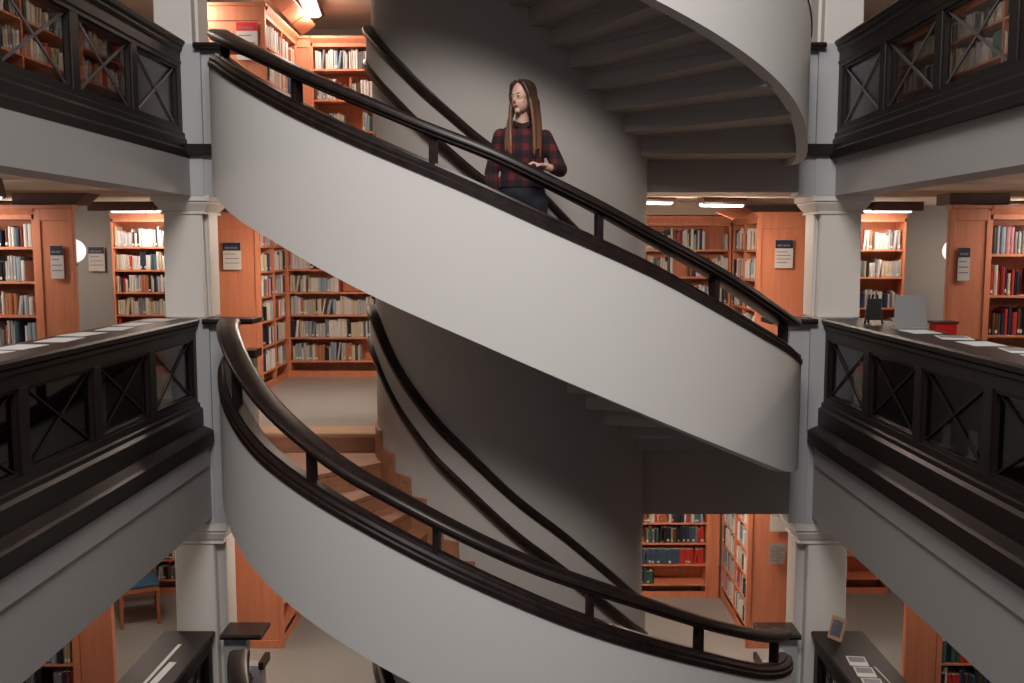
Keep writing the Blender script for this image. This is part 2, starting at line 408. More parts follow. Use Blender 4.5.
# ------------------------------------------------------------------ pillars, piers and the short parapet returns
def pillars():
    defs = [  # side, level, shaft x0,x1 , z0 (rail level), z1 (capital bottom)
        ('left', 'middle', -3.05, -2.73, -.6, .34, .445, MIDF), ('right', 'middle', 2.58, 2.92, -.6, .34, .445, MIDF),
        ('left', 'lower', -3.06, -2.71, LOWF, -2.55, -2.40, LOWF), ('right', 'lower', 2.55, 2.90, LOWF, -2.55, -2.40, LOWF),
        ('left', 'upper', -3.06, -2.76, 1.69, 2.6, 2.74, TOPF), ('right', 'upper', 2.56, 2.87, 1.69, 2.6, 2.74, TOPF)]
    for side, lev, x0, x1, z0, z1, z2, fl in defs:
        sg = -1 if side == 'left' else 1
        t = thing('pillar', 'white square pillar %s of the spiral stair on the %s gallery' % (side, lev), 'pillar', ((x0 + x1) / 2, 8.3, fl))
        t.location = (0, 0, 0)
        a = MB(); ya, yb = 8.1, 8.5
        # shaft with slight taper and a recessed pilaster towards the stair
        e = .012
        vs = [(x0 - e, ya - e, z0), (x1 + e, ya - e, z0), (x1 + e, yb + e, z0), (x0 - e, yb + e, z0), (x0, ya, z1), (x1, ya, z1), (x1, yb, z1), (x0, yb, z1)]
        a.add(vs, [(0, 3, 2, 1), (4, 5, 6, 7), (0, 1, 5, 4), (1, 2, 6, 5), (2, 3, 7, 6), (3, 0, 4, 7)])
        pw = .07 if lev == 'lower' else .025
        xi = (x1, x1 + pw) if sg < 0 else (x0 - pw, x0)
        a.box(xi[0] - .01, xi[1] + .01, ya + .09, yb - .05, z0, z1)
        a.build('shaft', M['pillar'], t, bevel=.012)
        c = MB(); H = z2 - z1
        px0, px1 = (x0, x1 + pw) if sg < 0 else (x0 - pw, x1)
        prof = [(0.0, -.05), (.018, -.05), (.018, -.035), (0.008, -.03), (.03, 0), (.055, H * .35), (.055, H * .5), (.075, H * .55), (.075, H)]
        for (d0, q0), (d1, q1) in zip(prof[:-1], prof[1:]):
            vs = []
            for d, q in ((d0, q0), (d1, q1)):
                vs += [(px0 - d, ya - d, z1 + q), (px1 + d, ya - d, z1 + q), (px1 + d, yb + d, z1 + q), (px0 - d, yb + d, z1 + q)]
            c.add(vs, [(0, 1, 5, 4), (1, 2, 6, 5), (2, 3, 7, 6), (3, 0, 4, 7)])
        c.add([(px0 - .075, ya - .075, z2), (px1 + .075, ya - .075, z2), (px1 + .075, yb + .075, z2), (px0 - .075, yb + .075, z2)], [(0, 1, 2, 3)])
        c.build('capital', M['pillar'], t)
        # pier below rail height with the short return to the stair, black cap and band
        zc = z0 if lev != 'lower' else -3.38
        zb = {'middle': -2.40, 'lower': LOWF, 'upper': .44}[lev]
        if lev != 'lower':
            st = MB(); st.box(*((-2.72, -2.46) if sg < 0 else (2.35, 2.60)), 8.03, 8.25, *((-2.40, MIDF - .003) if lev == 'middle' else (.44, TOPF - .003)))
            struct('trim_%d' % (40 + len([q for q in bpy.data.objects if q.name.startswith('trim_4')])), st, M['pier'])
        r = thing('parapet_return', 'short white parapet with black cap joining the %s pillar to the stair, %s gallery' % (side, lev), 'parapet', (0, 0, 0))
        a = MB()
        xa, xb = (-3.0, -2.665) if sg < 0 else (2.49, 2.88)
        if lev != 'lower': a.box(xa, xb, 8.02, 8.12 if lev == 'lower' else 8.3, zb, zc)
        xs = ((-2.69, -2.30) if sg < 0 else (2.14, 2.52)) if lev != 'lower' else ((-2.635, -2.30) if sg < 0 else (2.14, 2.47))
        xm = xs[0] + .2 if sg < 0 else xs[1] - .2
        a.box(min(xs[0], xm) if sg < 0 else xm, max(xs[0], xm) if sg < 0 else xs[1], 8.055, 8.17, fl, zc - .04)
        a.box(xm if sg < 0 else xs[0], xs[1] if sg < 0 else xm, 8.055, 8.17, fl, zc - .33)
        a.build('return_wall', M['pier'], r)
        a = MB(); xs2 = (-2.70 + .065 * (lev == 'lower'), -2.27) if sg < 0 else (2.12, 2.53 - .06 * (lev == 'lower'))
        a.prism([(7.95, zc - .045), (7.94, zc - .02), (7.955, zc), (8.24, zc), (8.255, zc - .02), (8.245, zc - .045)], xs2[0], xs2[1], 'x')
        a.build('cap', M['rail'], r, bevel=.004)
        a = MB()
        a.prism([(8.0, zc - .34), (7.99, zc - .32), (7.99, zc - .27), (8.22, zc - .27), (8.22, zc - .34)], xs2[0] + .32 * (1 if sg < 0 else 0), xs2[1] - .32 * (0 if sg < 0 else 1), 'x')
        a.build('base_moulding', M['rail'], r)
        a = MB()
        zz = {'middle': -1.69, 'lower': -4.48, 'upper': .775}[lev]
        xs3 = (-3.0 + .1, -2.44) if sg < 0 else (2.29, 2.8)
        if lev == 'upper': a.box(xs3[0], xs3[1], 7.96, 8.06, zz, zz + .09)
        else: a.box(xs3[0] - .0, xs3[1] - .2 if sg < 0 else xs3[1], 7.96, 8.03, zz, zz + .13)
        if lev == 'upper': a.build('foot_moulding', M['dark'], r)
pillars()

# ------------------------------------------------------------------ gallery parapets
POSTY = [8.0, 7.07, 6.14, 5.21, 4.28, 3.35, 2.42, 1.49]
def parapet(side, lev, f):
    """f: x of the parapet face, well side"""
    sg = -1 if side == 'left' else 1
    o = -sg                      # direction towards the well (+x for the left one)
    zc = {'middle': -.60, 'lower': -3.38, 'upper': 1.72}[lev]
    zf = {'middle': -1.69, 'lower': -4.48, 'upper': .75}[lev]
    t = thing('gallery_parapet', 'dark wood parapet with glazed panels along the %s side of the %s gallery' % (side, lev), 'parapet')
    X = lambda d: f + o * d
    y0, y1 = 1.2, 8.04
    q = lambda pts: [(X(d), z) for d, z in pts]
    cw = .40 if lev != 'upper' else .26
    MB().prism(q([(.05, zc - .015), (.04, zc), (-cw, zc), (-cw - .015, zc - .02), (-cw, zc - .05), (-.05, zc - .06), (.02, zc - .06), (.045, zc - .045)]), y0, y1).build('rail_cap', M['dark'], t)
    MB().prism(q([(.03, zc - .06), (.03, zc - .085), (.012, zc - .10), (.012, zc - .175), (-.05, zc - .175), (-.05, zc - .06)]), y0, y1).build('top_rail', M['dark'], t)
    zg1, zg0 = (zc - .175, zc - .67) if lev != 'upper' else (zc - .23, zc - .72)
    if lev == 'upper': MB().prism(q([(.02, zc - .175), (.02, zc - .19), (.012, zc - .20), (.012, zg1), (-.05, zg1), (-.05, zc - .175)]), y0, y1).build('frieze', M['dark'], t)
    # lower rail and mouldings
    if lev == 'upper':
        pts = [(.012, zg0), (.012, zg0 - .03), (.03, zg0 - .045), (.03, zg0 - .08), (.045, zg0 - .10), (.045, zf + .08), (.062, zf + .06), (.062, zf), (-.06, zf), (-.06, zg0)]
        MB().prism(q(pts), y0, y1).build('plinth', M['dark'], t)
    else:
        pts = [(.012, zg0), (.012, zg0 - .05), (.03, zg0 - .06), (.03, zg0 - .09), (.055, zg0 - .11), (.055, zf + .17), (-.06, zf + .17), (-.06, zg0)]
        MB().prism(q(pts), y0, y1).build('plinth', M['dark'], t)
        pts = [(.055, zf + .17), (.13, zf + .14), (.15, zf + .125), (.15, zf + .03), (.13, zf + .02), (.13, zf), (-.1, zf), (-.1, zf + .17)]
        MB().prism(q(pts), y0, CY - .06).build('ledge', M['dark'], t)
    for yy in POSTY:
        xa, xb = sorted((X(.012), X(-.05)))
        MB().box(xa, xb, yy - .05, yy + .05, zg0, zg1).build('post', M['dark'], t, bevel=.004)
    for i, (ya, yb) in enumerate(zip(POSTY[1:], POSTY[:-1])):
        ya += .05; yb -= .05
        # inner bead frame
        a = MB(); xa, xb = sorted((X(.0), X(-.03)))
        for (u0, u1, v0, v1) in ((ya, yb, zg0, zg0 + .022), (ya, yb, zg1 - .022, zg1), (ya, ya + .02, zg0 + .022, zg1 - .022), (yb - .02, yb, zg0 + .022, zg1 - .022)):
            a.box(xa, xb, u0, u1, v0, v1)
        a.build('panel_frame', M['dark'], t)
        # crossed glazing bars
        a = MB()
        xc = X(-.018)
        for p, r_ in (((ya, zg0), (yb, zg1)), ((ya, zg1), (yb, zg0))):
            p, r_ = Vector((xc, p[0], p[1])), Vector((xc, r_[0], r_[1]))
            d = (r_ - p).normalized(); nn = Vector((0, -d.z, d.y)) * (.008 if lev == 'upper' else .005); tx = Vector((.005, 0, 0))
            vs = [p + nn + tx, p - nn + tx, p - nn - tx, p + nn - tx, r_ + nn + tx, r_ - nn + tx, r_ - nn - tx, r_ + nn - tx]
            a.add(vs, [(0, 1, 2, 3), (4, 7, 6, 5), (0, 4, 5, 1), (1, 5, 6, 2), (2, 6, 7, 3), (3, 7, 4, 0)])
        a.build('glazing_bars', M['steel'] if lev == 'upper' else M['dark'], t)
        xa, xb = sorted((X(-.028), X(-.033)))
        MB().box(xa, xb, ya, yb, zg0, zg1).build('glass_pane', M['glass'], t)
    if lev != 'upper':
        # closed display case behind the panels, left open behind two of them
        a = MB(); xa, xb = sorted((X(-cw + .03), X(-cw + .01)))
        for i, (ya, yb) in enumerate(zip(POSTY[1:], POSTY[:-1])):
            a.box(xa, xb, ya, yb, zf + .1, zc - .05)
        xa, xb = sorted((X(-cw + .03), X(-.06)))
        a.box(xa, xb, y0, y1, zg0 - .06, zg0 - .03)
        a.build('display_case_back', M['dark'], t)
parapet('left', 'middle', -2.79); parapet('right', 'middle', 2.63)
parapet('left', 'lower', -2.75); parapet('right', 'lower', 2.63)
parapet('left', 'upper', -2.84); parapet('right', 'upper', 2.67)

# ------------------------------------------------------------------ bookcases
CASES = []   # (name for labels, matrix, rows)
def bookcase(label, nm, cx0, face_y, width, base, top, rows, rz=0.0, depth=.30, bays=1, dens=.9, canopy=False, panel=None, seed=1, rowkeep=None, signs=()):
    """local: x along the front, y=0 the front plane, +y into the case, z up from the floor"""
    t = thing('bookcase', label, 'bookcase', (cx0, face_y, base), rz)
    H = top - base; th = .028
    a = MB(); a.box(0, th, 0, depth, 0, H); a.build('side_panel', M['orange'], t, bevel=.003)
    a = MB(); a.box(width - th, width, 0, depth, 0, H); a.build('side_panel', M['orange'], t, bevel=.003)
    a = MB(); a.box(th, width - th, depth - .015, depth, .0, H); a.build('back_panel', M['orange'], t)
    a = MB(); a.box(th, width - th, .01, .03, 0, max(.06, rows[-1] - base - .03)) if False else a.box(th, width - th, .01, .03, 0, .08)
    a.build('plinth', M['orange'], t)
    a = MB(); a.prism([(-.03, H + .03), (-.03, H - .0), (0, H - .05), (0, H - .09), (depth, H - .09), (depth, H + .03)], -.0, width, 'x'); a.build('cornice', M['orange'], t)
    bw = (width - th) / bays
    for j in range(1, bays):
        a = MB(); a.box(j * bw, j * bw + th, 0, depth - .015, .08, H - .09); a.build('divider', M['orange'], t)
    zs = [r - base for r in rows]
    for z in zs:
        for j in range(bays):
            a = MB(); a.box(j * bw + th, (j + 1) * bw, .004, depth - .015, z - .022, z); a.build('shelf', M['orange'], t)
    if panel:   # wide end panel standing beside the shelves: (x0, x1)
        a = MB(); x0, x1 = panel
        a.box(x0, x1, -.0, .05, 0, H); a.box(x0, x0 + .05, -.012, 0, 0, H); a.box(x1 - .03, x1, -.012, 0, 0, H)
        a.box(x0 + .05, x1 - .03, -.012, 0, H - .1, H); a.box(x0 + .05, x1 - .03, -.012, 0, 0, .1)
        a.box(x0 - .0, x1 + .015, -.03, .08, H, H + .03)
        a.build('end_panel', M['orange'], t, bevel=.003)
    mat = Matrix.Translation((cx0, face_y, base)) @ Matrix.Rotation(rz, 4, 'Z')
    tops = [H - .09] + [z - .022 for z in zs[:-1]]
    R_ = []
    for i, (z, tp) in enumerate(zip(zs, tops)):
        for j in range(bays):
            R_.append((i, j * bw + th + .004, (j + 1) * bw - .004, z, tp - z))
    CASES.append(dict(nm=nm, mat=mat, rows=R_, dens=dens, seed=seed, depth=depth, rowdens=rowkeep or {}))
    return t

RL = [.02, -.26, -.54, -.82, -1.10, -1.39]
RRr = [-.02, -.35, -.68, -1.01, -1.38]
# middle gallery
bookcase('orange bookcase at the far left of the middle gallery beside a plain end panel', 'far left bookcase', -5.3, 8.0, 1.2, MIDF, .33, [.01, -.28, -.57, -.86, -1.2, -1.5], panel=(1.2, 1.52), bays=2, seed=11)
bookcase('tall orange bookcase seen between grey wall and left middle pillar', 'bookcase left of the pillar', -5.19, 12.0, 1.5, MIDF, .42, [.015, -.277, -.56, -.85, -1.15], seed=12, dens=.97)
bookcase('orange bookcase at the far right of the middle gallery beside a plain end panel', 'far right bookcase', 3.97, 8.0, 1.3, MIDF, .33, [-.05, -.40, -.74, -1.1, -1.45], panel=(-.34, 0), bays=1, seed=13, rowkeep={2: .55})
bookcase('orange bookcase seen just right of the right middle pillar', 'bookcase right of the pillar', 3.6, 12.0, 1.3, MIDF, .42, [-.02, -.37, -.76, -1.15, -1.45], seed=14, dens=.97)
bookcase('orange bookcase standing sideways behind the left of the stair, middle gallery', 'left side bookcase', -2.86, 10.38, 1.18, MIDF, .36, RL, rz=PI / 2, bays=2, depth=.28, seed=15, dens=.85)
bookcase('wide orange bookcase on the back wall behind the middle landing, left of the drum', 'back bookcase left of the drum', -2.87, 11.575, 1.9, MIDF, .40, RL, seed=16, rowkeep={3: .8, 4: .75, 5: .45}, dens=.85)
bookcase('wide orange bookcase on the back wall behind the middle landing, right of the drum', 'back bookcase right of the drum', .9, 11.575, 1.69, MIDF, .36, RRr, seed=17, dens=.85)
bookcase('orange bookcase standing sideways behind the right of the stair, middle gallery', 'right side bookcase', 2.60, 11.56, 1.18, MIDF, .36, RRr, rz=-PI / 2, bays=2, depth=.28, seed=18)
# upper gallery
bookcase('orange bookcase standing sideways behind the left of the stair, upper gallery', 'upper left side bookcase', -2.66, 10.1, 1.38, TOPF, 2.49, [2.13, 1.77, 1.40, 1.05], rz=PI / 2, bays=2, seed=19, dens=.85)
bookcase('orange bookcase on the back wall of the upper gallery left of the drum', 'upper back bookcase', -2.50, 11.5, 1.5, TOPF, 2.48, [2.13, 1.77, 1.40, 1.05], seed=20, rowkeep={3: .5}, dens=.85, panel=(-.26, 0))
bookcase('orange bookcase standing sideways behind the right pillar, upper gallery', 'upper right side bookcase', 2.85, 11.5, 1.2, TOPF, 2.48, [2.13, 1.77, 1.40, 1.05], rz=-PI / 2, bays=2, depth=.28, seed=21)
# lower floor
bookcase('orange bookcase on the lower floor with matched blue and red volumes', 'lower back bookcase', 1.0, 11.47, 1.36, LOWF, -2.3, [-2.62, -2.88, -3.15, -3.42, -3.68, -3.955, -4.21], seed=22, rowkeep={5: 1.0, 6: .5}, panel=(1.36, 1.50))
bookcase('orange bookcase standing sideways on the lower floor behind the right pillar', 'lower right side bookcase', 2.52, 11.45, 1.42, LOWF, -2.40, [-2.8, -3.08, -3.36, -3.64, -3.92, -4.2], rz=-PI / 2, bays=2, depth=.22, seed=23)
bookcase('orange bookcase standing sideways on the lower floor behind the left pillar', 'lower left side bookcase', -2.61, 10.02, 1.42, LOWF, -2.40, [-2.8, -3.08, -3.36, -3.64, -3.92, -4.2], rz=PI / 2, bays=2, depth=.28, seed=24, rowkeep={5: 0, 4: .6})
bookcase('low part of an orange bookcase seen behind the blue chair', 'bookcase behind the blue chair', -5.3, 11.6, 1.7, LOWF, -2.45, [-2.9, -3.25, -3.6, -3.94, -4.20], seed=25)
bookcase('nearly empty orange bookcase on the lower floor right of the right pillar', 'lower bookcase right of the pillar', 3.69, 11.6, .99, LOWF, -2.45, [-2.9, -3.4, -3.89, -4.18], seed=26, rowkeep={2: .35, 3: 0})
bookcase('orange bookcase at the bottom left corner under the white beam', 'bottom left bookcase', -5.55, 8.5, 1.37, LOWF, -2.45, [-2.75, -3.05, -3.33, -3.62, -3.90, -4.18], panel=(1.37, 1.73), seed=27, rowkeep={4: .75})
bookcase('orange bookcase at the bottom right corner under the white beam', 'bottom right bookcase', 3.94, 8.5, 1.3, LOWF, -2.45, [-2.8, -3.15, -3.52, -3.89, -4.2], panel=(-.33, 0), seed=28)
# upper gallery cases seen through the parapet glass
bookcase('orange bookcase behind the glazed parapet of the left upper gallery', 'upper left gallery bookcase', -4.9, 8.2, 3.9, TOPF, 2.6, [2.25, 1.9, 1.55, 1.2, .9], rz=PI / 2, bays=3, seed=29)
bookcase('orange bookcase behind the glazed parapet of the right upper gallery', 'upper right gallery bookcase', 4.75, 12.1, 3.9, TOPF, 2.6, [2.25, 1.9, 1.55, 1.2, .9], rz=-PI / 2, bays=3, seed=30)

# wide end panels closing the side bookcases towards the stair
def end_panel(label, x0, x1, y, base, top):
    t = thing('bookcase_end_panel', label, 'end panel', (0, 0, 0))
    a = MB(); a.box(x0, x1, y, y + .04, base, top); a.build('board', M['orange'], t, bevel=.003)
    a = MB()
    a.box(x0, x0 + .05, y - .012, y, base, top); a.box(x1 - .05, x1, y - .012, y, base, top)
    a.box(x0 + .05, x1 - .05, y - .012, y, top - .15, top); a.box(x0 + .05, x1 - .05, y - .012, y, base, base + .09)
    a.build('frame', M['orange'], t, bevel=.003)
    a = MB(); a.box(x0 - .01, x1 + .015, y - .025, y + .3, top, top + .03); a.build('cornice', M['orange'], t)
end_panel('plain orange end panel with a small notice, left of the stair on the middle gallery', -3.62, -2.85, 10.33, MIDF, .36)
end_panel('plain orange end panel with a small notice, right of the stair on the middle gallery', 2.59, 3.30, 10.33, MIDF, .36)
end_panel('brightly lit orange end panel with a red-topped notice, upper gallery', -3.3, -2.65, 10.05, TOPF, 2.5)
end_panel('orange end panel behind the right pillar on the upper gallery', 2.84, 3.4, 10.25, TOPF, 2.5)
end_panel('orange end panel with two notices behind the right lower pillar', 2.48, 3.03, 9.98, LOWF, -2.38)
end_panel('orange end panel behind the left lower pillar', -3.22, -2.60, 9.98, LOWF, -2.38)

for k_, (xa_, xb_) in enumerate(((-2.7, -1.0), (.9, 2.58))):
    a = MB(); a.prism([(11.5, .40), (11.62, .56), (11.9, .56), (11.9, .40)], xa_, xb_, 'x'); struct('trim_%d' % (30 + k_), a, M['ceiling'])
# ------------------------------------------------------------------ lamps
def px(x, y, Y):
    """point of the place seen at photo pixel (x, y), at distance Y into the room"""
    u = (x - X0) / F; q = (341.5 - y) / F
    d = Vector((u, math.cos(PITCH) + q * math.sin(PITCH), -math.sin(PITCH) + q * math.cos(PITCH)))
    return d * (Y / d.y)
WARM = (1.0, .80, .66)
def lamp(label, c, L, W, rz, power, tilt=0.0, housing='canopy', h=.13, lightdir=None, col=WARM):
    t = thing('ceiling_lamp', label, 'lamp', c, rz)
    a = MB()
    a.prism([(-W / 2, 0), (-W / 2 - .02, .02), (-W / 2 + .03, h), (W / 2 - .03, h), (W / 2 + .02, .02), (W / 2, 0), (W / 2 - .015, 0), (W / 2 - .015, .015), (-W / 2 + .015, .015), (-W / 2 + .015, 0)], -L / 2, L / 2, 'x')
    a.build('housing', M[housing], t)
    for k in (-1, 1):
        d = MB()
        n = 8; r = W / 2 - .02; xs = (k * L / 4 - L / 4 + .015, k * L / 4 + L / 4 - .015)
        pr = [(r * math.cos(PI * i / n), .012 - .035 * math.sin(PI * i / n)) for i in range(n + 1)]
        d.prism(pr, xs[0], xs[1], 'x'); d.build('diffuser', M['tube'], t, True)
    lo = area('lamp_light', (0, 0, -.04), (0, 0, 0), L * .95, W * .9, power * .6, col)
    lo.parent = t
    pl = bpy.data.lights.new('lamp_fill', 'POINT'); pl.energy = power * .55; pl.color = col; pl.shadow_soft_size = .12  # invisible point light added below each lamp to brighten ceilings and walls
    po = bpy.data.objects.new('lamp_fill', pl); C.objects.link(po); po.location = (0, 0, -.22); po.parent = t
    return t
LP = 1.45
lamp('twin fluorescent lamp over the bookcase left of the left pillar, middle gallery', (-4.62, 11.7, .455), .85, .16, 0, 8 * LP)
lamp('twin fluorescent lamp over the bookcase right of the right pillar, middle gallery', (4.43, 11.7, .455), .8, .16, 0, 8 * LP)
lamp('small lamp just right of the drum over the middle landing', (1.36, 9.5, .455), .34, .2, .3, 10 * LP)
lamp('long slanted lamp right of the drum over the middle landing', (2.02, 9.5, .43), .48, .14, .3, 16 * LP)
lamp('lamp over the middle landing left of the drum, hidden behind the white stair wall', (-2.0, 9.5, .45), .9, .16, 0, 26 * LP)
lamp('wooden canopy lamp above the far left bookcase, middle gallery', (-4.8, 7.6, .40), 1.2, .3, 0, 9 * LP, h=.16)
lamp('wooden canopy lamp above the far right bookcase, middle gallery', (4.75, 7.6, .40), 1.2, .3, 0, 9 * LP, h=.16)
lamp('twin tube lamp on the upper gallery ceiling left of the drum', (-2.36, 10.75, 2.74), 1.5, .22, PI / 2 + .12, 20 * LP)
lamp('twin tube lamp on the upper gallery ceiling beside the left pillar', (-3.35, 9.9, 2.62), .9, .22, PI / 2 + .2, 9 * LP)
lamp('lamp on the upper gallery ceiling beside the right pillar', (3.1, 9.6, 2.66), .9, .2, PI / 2, 8 * LP)
lamp('lower floor lamp over the right side bookcase', (1.7, 9.7, -2.0), .9, .2, 0, 26 * LP)
lamp('lower floor lamp over the left side bookcase', (-1.9, 9.2, -2.0), .9, .2, 0, 18 * LP)
lamp('lower floor lamp over the blue chair', (-4.2, 9.9, -1.98), .9, .2, 0, 9 * LP)
lamp('lower floor lamp right of the right pillar', (4.2, 9.9, -1.98), .9, .2, 0, 9 * LP)
lamp('unseen lower floor lamp added to light the bottom left bookcase', (-4.3, 7.4, -1.98), 1.0, .2, 0, 9 * LP)  # added out of view to light the end panel and books
lamp('unseen lower floor lamp added to light the bottom right bookcase', (4.3, 7.4, -1.98), 1.0, .2, 0, 9 * LP)  # matching unseen lamp, added for the right-hand case
lamp('hidden lamp added to brighten the grey back wall, far left middle gallery', (-6.0, 11.4, .5), .8, .2, 0, 12 * LP)  # added out of sight to lift the back wall
lamp('hidden lamp added to brighten the grey back wall, far right middle gallery', (6.0, 11.4, .5), .8, .2, 0, 12 * LP)  # hidden counterpart, added to brighten the wall on the right
lamp('unseen lamp added to brighten the left middle gallery walkway', (-4.3, 4.9, .52), 1.0, .2, PI / 2, 10 * LP)  # added beyond the frame to lighten ceiling, panel and books
lamp('unseen lamp added to brighten the right middle gallery walkway', (4.3, 4.9, .52), 1.0, .2, PI / 2, 10 * LP)  # the same added lamp on the right, also outside the frame
lamp('unseen lamp added to light the left upper gallery bookcase', (-4.0, 9.2, 2.72), 1.2, .2, PI / 2, 11 * LP)  # unseen, put here to light the books behind the parapet glass
lamp('unseen lamp added to light the right upper gallery bookcase', (3.95, 8.9, 2.72), 1.2, .2, PI / 2, 11 * LP)  # added above the frame for the books behind the right-hand glass

def canopy(label, x0, x1, y0, y1, z0, z1, flare):
    a = MB()
    a.add([(x0, y0, z0), (x1, y0, z0), (x1, y1, z0), (x0, y1, z0), (x0 - flare * 0, y0, z1), (x1 + flare, y0, z1), (x1 + flare, y1, z1), (x0, y1, z1)],
          [(0, 3, 2, 1), (4, 5, 6, 7), (0, 1, 5, 4), (1, 2, 6, 5), (2, 3, 7, 6), (3, 0, 4, 7)])
    return tag(a.build('bookcase_canopy', M['canopy'], None, bevel=.01), label, 'canopy')
canopy('dark wooden canopy board above the left end panel, middle gallery', -4.35, -3.82, 8.12, 8.4, .37, .47, .12)
c2 = canopy('dark wooden canopy board above the right end panel, middle gallery', 3.68, 4.2, 8.12, 8.4, .37, .47, .0)
canopy('dark brown box above the twin lamp left of the left pillar', -5.25, -4.45, 11.5, 11.62, .45, .56, 0)
canopy('dark brown box above the twin lamp right of the right pillar', 4.3, 4.9, 11.5, 11.62, .45, .56, 0)

# slatted orange reflectors leaning beside lamps
def reflector(label, pts, n=3):
    """pts: four corners"""
    p = [Vector(q) for q in pts]
    nrm = (p[1] - p[0]).cross(p[3] - p[0]).normalized() * .012
    t = thing('slatted_baffle', label, 'baffle')
    for k in range(n):
        a = MB(); f0, f1 = (k + .04) / n, (k + .96) / n
        q = [p[0].lerp(p[1], f0), p[0].lerp(p[1], f1), p[3].lerp(p[2], f1), p[3].lerp(p[2], f0)]
        q = q + [v + nrm for v in q]
        a.add(q, [(0, 1, 2, 3), (4, 7, 6, 5), (0, 4, 5, 1), (1, 5, 6, 2), (2, 6, 7, 3), (3, 7, 4, 0)])
        a.build('slat', M['orange'], t)
reflector('orange slatted baffle beside the slanted lamp, right of the drum', [px(716, 212, 10.1), px(742, 205, 10.9), px(755, 212, 10.8), px(733, 219, 10.1)])
reflector('orange slatted baffle beside the tubes on the upper gallery ceiling', [px(283, -12, 10.0), px(316, 26, 11.0), px(303, 36, 11.3), px(268, -2, 10.2)])

# opal globes on the back wall, on wall brackets
for lab, X in (('round opal wall lamp left of the left pillar, half hidden by an end panel', -4.59), ('round opal wall lamp right of the right pillar, mostly hidden by an end panel', 4.38)):
    Y = 9.7 if X < 0 else 9.5
    t = thing('globe_lamp', lab, 'lamp', (X, Y, 0))
    MB().ball((0, 0, -.03), .122, 24, 16).build('globe', M['globe'], t, True)
    MB().tube([(0, 0, -.16), (0, 0, -.2), (0, 0.02, -1.6)], [.05, .02, .02]).build('stem', M['black'], t, True)

# ------------------------------------------------------------------ notices
def notice(label, pxx, pyy, wpx, hpx, Y, head='navy', headf=.3, lines=3, txt=None, off=0.0):
    c = px(pxx, pyy, Y); s = c.y / F * 1.0
    W, H = wpx * s, hpx * s
    t = thing('notice', label, 'sign', c)
    MB().box(-W / 2, W / 2, 0, .006, -H / 2, H / 2).build('sheet', M['paper'], t)
    if head: MB().box(-W / 2 + .002, W / 2 - .002, -.002, 0, H / 2 - H * headf, H / 2 - .002).build('header', M[head], t)
    a = MB()
    for i in range(lines):
        zz = H / 2 - H * (headf + .12) - i * H * (.8 - headf) / max(1, lines)
        a.box(-W * .4, W * (.38 if i % 3 else .2), -.002, 0, zz - H * .02, zz + H * .008)
    a.build('printed_lines', M['greyprint'], t)
    if head:
        a = MB()
        for j, (u0, u1) in enumerate(((-.38, -.12), (-.06, .1), (.14, .3))):
            a.box(W * u0, W * u1, -.004, -.002, H / 2 - H * headf * .78, H / 2 - H * headf * .55)
        a.build('heading', M['greyprint'], t)
    return t
notice('navy and white notice on the end panel left of the stair, middle gallery', 232, 256, 18, 27, 10.30)
notice('navy and white notice on the end panel right of the stair, middle gallery', 784, 254, 18, 28, 10.30, lines=4)
notice('tall navy and grey notice on the far left end panel', 57, 262, 13, 33, 7.97, headf=.3)
notice('tall navy and grey notice on the far right end panel', 964, 264, 12, 33, 7.97, headf=.3)
notice('navy and white notice on the grey back wall, far left', 96.5, 259, 16, 24, 12.65, headf=.28)
notice('red and white notice on the upper end panel', 247, 41, 21, 36, 10.02, head='redprint', headf=.23, lines=3)
notice('plain white sheet on the lower right end panel, the upper of two', 778.5, 522, 17, 20, 9.95, head=None, headf=.05, lines=1)
t_ = notice('grey printed picture sheet on the lower right end panel, the lower of two', 777, 554, 16, 21, 9.95, head=None, headf=.02, lines=7)
for ch in t_.children:
    if ch.name.startswith('sheet'): ch.data.materials[0] = plain('grey_sheet', (.36, .35, .32, 1), .6, noise=.4, scale=30)

# ------------------------------------------------------------------ books
PAL = {'white': (.62, .60, .57), 'cream': (.55, .47, .36), 'pale grey': (.40, .41, .42), 'grey': (.18, .19, .20), 'black': (.014, .014, .017),
       'navy': (.018, .03, .07), 'blue': (.05, .09, .14), 'pale blue': (.25, .33, .40), 'red': (.50, .035, .025), 'dark red': (.16, .018, .016),
       'orange': (.42, .16, .08), 'brown': (.12, .055, .03), 'green': (.04, .10, .06), 'teal': (.05, .14, .15), 'pink': (.5, .22, .22), 'yellow': (.42, .34, .18)}
PN = list(PAL)
MIX = {'light': dict(zip(PN, (14, 7, 7, 4, 3, 2, 1, 3, 2, 1, 2, 1, .4, .6, 1, .4))),
       'dark': dict(zip(PN, (3, 2, 2, 4, 6, 5, 3, 1, 3, 2, 1, 3, 2, 2, 1, 1)))}
BM = [plain('cover_' + n.replace(' ', '_'), PAL[n] + (1,), .5) for n in PN]
LABM = plain('spine_label', (.66, .64, .6, 1), .6)
